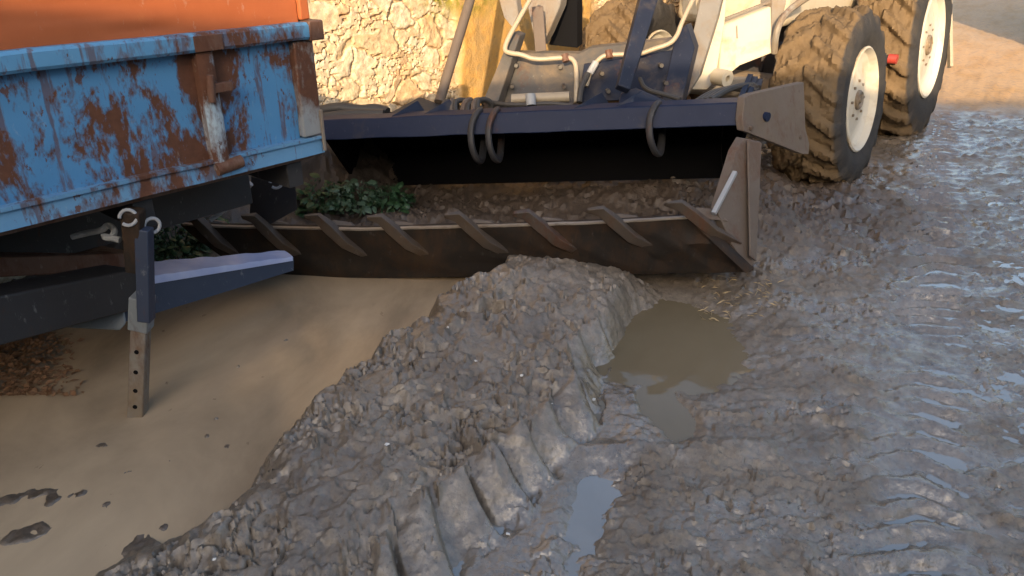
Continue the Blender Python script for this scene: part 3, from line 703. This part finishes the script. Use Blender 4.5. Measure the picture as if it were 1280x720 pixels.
    B().tube([P(706, 68, 4.37), P(708, 77, 4.37)], .022, 8).done('pipe_clamp', M['rust'], root)
    B().tube([P(761, 63, 4.33), P(762, 73, 4.33)], .022, 8).done('pipe_clamp', M['rust'], root)
    B().tube([P(724, 128, 4.28), P(726, 110, 4.3), P(735, 92, 4.33)], .017, 8, 2).done('flex_hose', M['hose'], root)
    # loader arms, links, tilt bars
    B().prism([P(655, -50, 4.85), P(712, -60, 4.85), P(700, 8, 4.8), P(684, 44, 4.72), P(676, 58, 4.7), P(668, 50, 4.7), P(660, 10, 4.8)], Vector((.05, .12, 0))).done('lift_arm', M['grey'], root, .006)
    B().prism([P(612, -40, 4.75), P(640, -40, 4.75), P(648, 18, 4.7), P(640, 34, 4.68), P(630, 22, 4.7)], Vector((.03, .06, 0))).done('lift_link', M['grey'], root, .005)
    B().bar(P(672, 10, 4.66), P(676, 66, 4.62), .07, .05, (0, 1, 0)).done('link_pad', M['plate'], root, .005)
    B().prism([P(884, -40, 4.75), P(912, -40, 4.75), P(896, 25, 4.6), P(874, 96, 4.45), P(856, 124, 4.35), P(862, 60, 4.5)], Vector((.04, .1, 0))).done('lift_arm', M['grey'], root, .006)
    B().tube([P(600, -45, 4.75), P(587, 2, 4.68), P(549, 128, 4.45)], .031, 14).done('tilt_bar', M['plate'], root)
    tb = P(814, -8, 4.25); B().bar(P(823, -48, 4.3), P(778, 112, 4.05), .115, .07, (0, 1, 0), .075, .05).done('tilt_bar', M['link'], root, .006)
    B().prism([P(686, 56, 5.0), P(712, -30, 5.0), P(722, -30, 5.0), P(722, 60, 5.0)], Vector((.05, .2, 0))).done('arm_bracket', M['black'], root, .005)
    # bucket upper body: beam, shell, side plates, hooks, ribs
    bl = lambda u: 4.25 + (3.8 - 4.25) * (u - 330) / 600
    vt = lambda u: 153.5 - 26 * (u - 330) / 600
    vb = lambda u: 178 - 21 * (u - 330) / 600
    rows = []
    for i in range(31):
        u = 330 + 598 * i / 30; d = bl(u); q = .004 * float(gnoise(u * .02, 1., 301)); wv = Vector((0, 0, q))
        a = P(u, vt(u), d) + wv; b_ = P(u, vb(u), d); bk = Vector((.02, .13, .0))
        rows.append([a + bk, a, b_ - wv, b_ + bk, a + bk])
    bk_ = B().loft(rows); bk_.bm.verts.ensure_lookup_table(); bk_.bm.faces.new(bk_.bm.verts[:4]); bk_.bm.faces.new(bk_.bm.verts[-5:-1])
    bu = bk_.done('bucket', M['navy'], root, .006)
    rows = []
    prof = [(.11, .0), (.5, .02), (.8, -.09), (.92, -.25), (.85, -.4), (.66, -.5)]
    for i in range(17):
        u = 400 + 545 * i / 16; o_ = P(u, vb(u), bl(u))
        rows.append([o_ + Vector((.1 * a, a, z + .02)) for a, z in prof])
    B().loft(rows, Vector((0, .02, .0))).done('bucket_shell', M['black'], bu)  # shade inside the bucket painted as near-black steel
    for i in (0, 16):
        r_ = rows[i]; B().prism([P(400 + 545 * i / 16, vb(400 + 545 * i / 16) - 4, bl(400 + 545 * i / 16)) + Vector((0, .1, 0))] + [p + Vector((0, -.003, 0)) for p in r_[1:]], Vector((.02 if i else -.02, 0, 0))).done('bucket_cheek', M['black'], bu)
    sp = B().prism([P(931, 122, 3.78), P(940, 118, 3.8), P(1005, 103, 4.08), P(1007, 160, 4.08), P(1012, 180, 4.1), P(1011, 193, 4.1), P(1003, 193, 4.08), P(930, 164, 3.78), P(928, 150, 3.77)], Vector((-.03, .03, 0))).done('bucket_side_plate', M['plate'], bu, .004)
    for bu_, bv_, bd_ in ((985, 178, 4.02), (1000, 172, 4.06), (940, 160, 3.8), (998, 115, 4.06)):
        q = P(bu_, bv_, bd_); B().tube([q + Vector((.004, -.006, 0)), q + Vector((-.01, .01, 0))], .012, 6).done('bolt_head', M['plate'], sp)
    q = P(959, 146, 3.87); B().tube([q + Vector((.004, -.006, 0)), q + Vector((-.01, .01, 0))], .024, 14).done('plate_bolt', M['navy'], sp)
    for u0, v0 in ((593, 140), (615, 139), (816, 131)):
        d = bl(u0) - .012
        pts = [P(u0 + 7, v0 - 2, d + .06), P(u0 + 3, v0 + 1, d), P(u0 - 3, v0 + 13, d - .004), P(u0 - 5, v0 + 28, d - .012), P(u0 - 3, v0 + 46, d - .004), P(u0 + 4, v0 + 62, d + .05), P(u0 + 10, v0 + 60, d + .16), P(u0 + 12, v0 + 30, d + .3)]
        B().tube(pts, .022, 10, 2, .8).done('hook', M['dark'], bu)
    for u0, u1 in ((527, 560), (716, 750), (768, 800), (488, 520)):
        d = bl(u0); B().prism([P(u0, vt(u0) - 1, d + .02), P(u1, vt(u1) - 19, d + .16), P(u1 + 12, vt(u1) - 1, d + .18)], Vector((.012, .006, 0))).done('gusset', M['link'], bu, .002)
    B().prism([P(488, 141, 4.3), P(522, 123, 4.42), P(548, 133, 4.42), P(545, 143, 4.3)], Vector((.01, .05, 0))).done('hinge_bracket', M['dark'], bu, .004)
    B().prism([P(795, 112, 4.1), P(832, 128, 4.0), P(822, 134, 4.0), P(772, 134, 4.02), P(776, 118, 4.06)], Vector((.01, .06, 0))).done('hinge_bracket', M['link'], bu, .004)
    # hoses lying along the top of the bucket
    B().tube([P(395, 140, 4.45), P(425, 134, 4.42), P(450, 139, 4.42), P(470, 136, 4.42), P(484, 141, 4.4)], .034, 10, 2).done('bucket_hose', M['hose'], bu)
    B().tube([P(398, 148, 4.4), P(440, 142, 4.38), P(480, 143, 4.36)], .03, 10, 2).done('bucket_hose', M['hose'], bu)
    rnd = random.Random(3)
    for k in range(7):
        u = 556 + k * 7; B().tube([P(u, 143, 4.25), P(u + rnd.uniform(-5, 5), 128 + rnd.uniform(-5, 3), 4.3), P(u + 10 + rnd.uniform(-4, 8), 126 + rnd.uniform(-4, 4), 4.36), P(u + 16, 142, 4.4)], .016, 8, 2).done('bucket_hose', M['plate' if k % 2 else 'hose'], bu)
    for k in range(4):
        B().tube([P(870 + 6 * k, 128 - k, 4.0), P(888 + 8 * k, 116 - 2 * k, 4.15), P(922 + 6 * k, 108 - k, 4.2), P(948, 122 - 4 * k, 4.15)], .018, 8, 2).done('bucket_hose', M['hose'], bu)
    for k in range(3):
        B().bar(P(926 + 9 * k, 124, 4.1), P(938 + 6 * k, 95 + 3 * k, 4.25), .03, .03).done('hose_guard', M['link'], bu, .003)
    # lower jaw
    ed = lambda u: 3.78 + (3.46 - 3.78) * (u - 225) / 640       # depth of the cutting edge
    ev = lambda u: float(np.interp(u, [225, 260, 450, 640, 740, 862], [281, 284, 288, 283, 280, 273]))
    rows = []; rowsb = []
    for i in range(121):
        t = i / 120; u = 225 + 637 * t; ub = 320 + 618 * t; vbm = 351 - 11 * t
        a = P(u, ev(u), ed(u)); b_ = P(ub, vbm, 3.93 - .33 * t)
        r = []
        for j in range(9):
            k = j / 8; p = a.lerp(b_, k); p.z += -.012 * math.sin(k * math.pi); mk = max(0, t - .45) * 1.6; p.y -= mk * .05 * max(0, float(fbm(np.array(t * 14.), np.array(k * 4.), 411, 3)) + .15) * math.sin(k * math.pi); p.y += .012 * float(gnoise(t * 9, k * 3, 401))
            r.append(p)
        rows.append(r)
    jw = B().loft(rows, Vector((.02, .03, .012))).done('lower_jaw', M['jaw'], root)
    rows2 = []
    for i in range(25):
        t = i / 24; ub = 320 + 618 * t; b_ = P(ub, 351 - 11 * t, 3.93 - .33 * t) + Vector((.02, .02, 0))
        rows2.append([b_, b_ + Vector((.05, .22, .0)), b_ + Vector((.08, .38, .06))])
    B().loft(rows2, Vector((0, .01, .03))).done('jaw_floor', M['jaw'], jw)
    rows = []
    for i in range(41):
        t = i / 40; u = 228 + 632 * t; a = P(u, ev(u) - .5, ed(u) - .004); n_ = .0025 * float(gnoise(t * 30, 1., 402))
        rows.append([a + Vector((0, -.003, -.003 + n_)), a + Vector((0, -.004, .006 + n_)), a + Vector((.004, .014, .008 + n_)), a + Vector((.006, .02, .0))])
    B().loft(rows).done('cutting_edge', M['edge'], jw)
    for (u, v) in ((228, 270), (304, 271), (383, 271), (461, 272), (557, 269.5), (643, 267), (735, 262.7), (833, 255)):
        d = ed(u) - .05; s = 1 + (u - 228) / 2400
        tb_ = B()
        sec = [(P(u - 2, v, d - .02), .042, .012), (P(u + 13 * s, v + 1, d - .01), .05, .03), (P(u + 27 * s, v + 14, d + .01), .052, .045), (P(u + 46 * s, v + 33, d + .055), .05, .045), (P(u + 64 * s, v + 45, d + .105), .042, .018), (P(u + 73 * s, v + 51, d + .14), .034, .006)]
        rr = []
        for k, (p, w, h) in enumerate(sec):
            p0 = sec[max(k - 1, 0)][0]; p1 = sec[min(k + 1, len(sec) - 1)][0]
            dd = (p1 - p0).normalized(); x = Vector((1, -.1, .05)); x = (x - dd * x.dot(dd)).normalized(); y = dd.cross(x)
            rr.append([p + x * (i * w / 2) + y * (j * h / 2) for i, j in ((-1, -1), (1, -1), (1, 1), (-1, 1), (-1, -1))])
        tb_.loft(rr); tb_.bm.verts.ensure_lookup_table(); tb_.bm.faces.new(tb_.bm.verts[:4]); tb_.bm.faces.new(tb_.bm.verts[-5:-1])
        tb_.rough(.004, 30, 5); tb_.done('tooth', M['tooth'], jw, .004)
        ad = B().prism([P(u + 22 * s, v + 16, d + .05), P(u + 30 * s, v + 4, d + .07), P(u + 50 * s, v + 7, d + .09), P(u + 62 * s, v + 22, d + .09)], Vector((.01, .03, -.01))).done('tooth_holder', M['plate'], jw, .004)
    jp = B().prism([P(897, 266, 3.5), P(920, 190, 3.58), P(930, 173, 3.62), P(951, 177, 3.66), P(950, 240, 3.66), P(944, 326, 3.6), P(938, 341, 3.56), P(915, 305, 3.53)], Vector((-.03, .035, 0))).done('jaw_side_plate', M['plate'], jw, .004)
    B().bar(P(892, 267, 3.47), P(919, 215, 3.54), .022, .02).done('edge_bar', M['zinc'], jp, .002)
    B().prism([P(933, 176, 3.6), P(950, 178, 3.645), P(943, 326, 3.58), P(936, 320, 3.54)], Vector((.008, -.006, 0))).done('wear_strip', M['plate'], jp, .003)
    B().prism([P(862, 276, 3.45), P(870, 272, 3.46), P(940, 338, 3.53), P(932, 342, 3.52)], Vector((.02, .03, 0))).done('corner_rib', M['jaw'], jw, .003)
loader()

# ------------------------------------------------------------------ small things
def leaf_plant(x, y, h, nl, spread, label, mat, seed):
    rnd = random.Random(seed); z0 = ground_z(x, y) - .01
    root = thing('leafy_weed', label, 'weed', (x, y, z0), 'weeds on the shaded verge')
    lv = B(); stm = B()
    for k in range(nl):
        a = rnd.uniform(0, 6.28); rr = spread * math.sqrt(rnd.random()); zz = h * rnd.uniform(.15, 1) * (1 - .5 * (rr / spread) ** 2)
        p = Vector((x + rr * math.cos(a), y + rr * math.sin(a), z0 + zz)); L = .018 + .06 * rnd.random() ** 1.8; w = L * rnd.uniform(.5, .8)
        d = Vector((math.cos(a + rnd.uniform(-1, 1)), math.sin(a + rnd.uniform(-1, 1)), rnd.uniform(-.5, .5))).normalized()
        s = d.cross(Vector((rnd.uniform(-.5, .5), rnd.uniform(-.5, .5), 1))).normalized(); up = s.cross(d)
        pts = [p, p + d * L * .4 + s * w * .5 - up * .004, p + d * L * .75 + s * w * .35 - up * .008, p + d * L - up * .016, p + d * L * .75 - s * w * .35 - up * .008, p + d * L * .4 - s * w * .5 - up * .004, ]
        m = p + d * L * .5 + up * .006
        vs = [lv.bm.verts.new(q) for q in pts]; c = lv.bm.verts.new(m)
        for i in range(6): lv.bm.faces.new((vs[i], vs[(i + 1) % 6], c))
        if k % 6 == 0: stm.tube([(x + rr * .3 * math.cos(a), y + rr * .3 * math.sin(a), z0), (x + rr * .6 * math.cos(a), y + rr * .6 * math.sin(a), z0 + zz * .6), p], .003, 5)
    stm.done('stem', M['leafg'], root); lv.done('foliage', mat, root)
def at_ground(u, v):
    z = .0
    for _ in range(12): p = G(u, v, z); z = .5 * z + .5 * ground_z(p.x, p.y)
    return p.x, p.y
for i, (u, v, h, nl, sp, lab, mt) in enumerate([
    (222, 322, .22, 260, .17, 'dark green weed clump beside the trailer jack leg above the wet blue drawbar', 'leafg'),
    (262, 300, .16, 150, .13, 'low weed clump under the trailer in front of its hitch plate', 'leafg'),
    (408, 262, .22, 240, .15, 'leafy weed just right of the trailer corner above the jaw teeth', 'leafg'),
    (446, 262, .2, 200, .15, 'pale weed below the left end of the navy bucket beam', 'leafp'),
    (486, 258, .14, 160, .13, 'dark weed on the mud heap, farthest to the right of the weeds by the bucket', 'leafg')]):
    x, y = at_ground(u, v); leaf_plant(x, y, h, nl, sp, lab, M[mt], 50 + i)
def scatter(name, label, cat, fn, n, size, mat, seed, asp=.5, zoff=.003):
    rnd = random.Random(seed); b = B(); pts = [fn(rnd) for _ in range(n)]
    zs = ground_fields(np.array([p[0] for p in pts]), np.array([p[1] for p in pts]))[0]
    for (x, y), z in zip(pts, zs):
        a = rnd.uniform(0, 6.28); L = size * rnd.uniform(.5, 1.3); w = L * asp; d = Vector((math.cos(a), math.sin(a), rnd.uniform(-.35, .35))); s = Vector((-math.sin(a), math.cos(a), rnd.uniform(-.5, .5)))
        p = Vector((x, y, max(z, 0 if name != 'straw' else -.01) + zoff + rnd.random() * .006))
        vs = [b.bm.verts.new(q) for q in (p - d * L * .5, p + s * w * .5 + Vector((0, 0, .004)), p + d * L * .5, p - s * w * .5)]
        b.bm.faces.new(vs)
    o = b.done(name, mat, smooth=False); o['kind'] = 'stuff'; o['label'] = label; o['category'] = cat
def gpt(u0, u1, v0, v1):
    def f(r):
        p = G(r.uniform(u0, u1), r.uniform(v0, v1), .02); return p.x, p.y
    return f
scatter('leaf_litter', 'brown dead leaves strewn on the pool edge under the trailer', 'leaf litter', lambda r: gpt(-60, 95 * r.random() ** .6 + 8, 412, 490)(r), 1500, .03, M['litter'], 5, .55)
0 and scatter('floating_debris', 'dark leaf scraps and mud crumbs floating on the silty pool', 'debris', lambda r: (lambda u: gpt(u, u + 45, 410 + (480 - u) * .25, 440 + (480 - u) * .5)(r))(r.choice([60, 90, 130, 150, 200, 240, 330, 300])), 90, .014, M['clod'], 6, .6, .002)
scatter('straw', 'pale straw bits pressed in the mud beside the lower jaw', 'straw', gpt(870, 975, 345, 395), 110, .04, M['straw'], 8, .06)
rnd = random.Random(12)
proto = None
for (u, v) in ((595, 452), (473, 431), (585, 318), (635, 668), (702, 545), (963, 386), (652, 470), (838, 305), (742, 500), (484, 557), (268, 700), (560, 410), (690, 505)):
    x, y = at_ground(u, v)
    if proto is None:
        b = B(); bmesh.ops.create_icosphere(b.bm, subdivisions=1, radius=.0055); b.rough(.004, 90, 1)
        for q in b.bm.verts: q.co.z *= .55
        proto = b.done('stone_chip', M['chip'], None, 0, False); o = proto
    else:
        o = proto.copy(); C.objects.link(o)
    o.location = (x, y, ground_z(x, y) + .002); o.rotation_euler = (0, 0, rnd.uniform(0, 6)); s = rnd.uniform(.7, 1.5); o.scale = (s, s * rnd.uniform(.6, 1), s)
    o['label'] = 'tiny white stone chip lying on the grey mud'; o['category'] = 'stone chip'; o['group'] = 'white stone chips on the mud'

# ------------------------------------------------------------------ light, sky, camera
w = bpy.data.worlds.new('World'); sc.world = w; w.use_nodes = True
nt = w.node_tree; bg = nt.nodes['Background']
sky = nt.nodes.new('ShaderNodeTexSky'); sky.sky_type = 'NISHITA'; sky.sun_disc = False
sky.sun_elevation = EL; sky.sun_rotation = math.atan2(SUN.x, SUN.y); sky.air_density = 1.0; sky.dust_density = 3.5; sky.ozone_density = .6
nt.links.new(sky.outputs[0], bg.inputs[0]); bg.inputs[1].default_value = .15
sl = bpy.data.lights.new('sun', 'SUN'); sl.energy = 3.2; sl.angle = R(.5); sl.color = (1, .74, .45)
so = bpy.data.objects.new('sun', sl); C.objects.link(so); so.rotation_euler = SUN.to_track_quat('Z', 'Y').to_euler(); so.location = (-3, -10, 8)
cam = bpy.data.cameras.new('camera'); co = bpy.data.objects.new('camera', cam); C.objects.link(co)
co.location = (0, 0, HC); co.rotation_euler = (math.pi / 2 - TH, 0, 0)
cam.sensor_width = 36; cam.lens = F_PX / 1280 * 36; cam.clip_start = .05; cam.clip_end = 500
sc.camera = co
sc.view_settings.view_transform = 'Standard'; sc.view_settings.look = 'None'; sc.view_settings.gamma = 1
sc.view_settings.exposure = 1.58
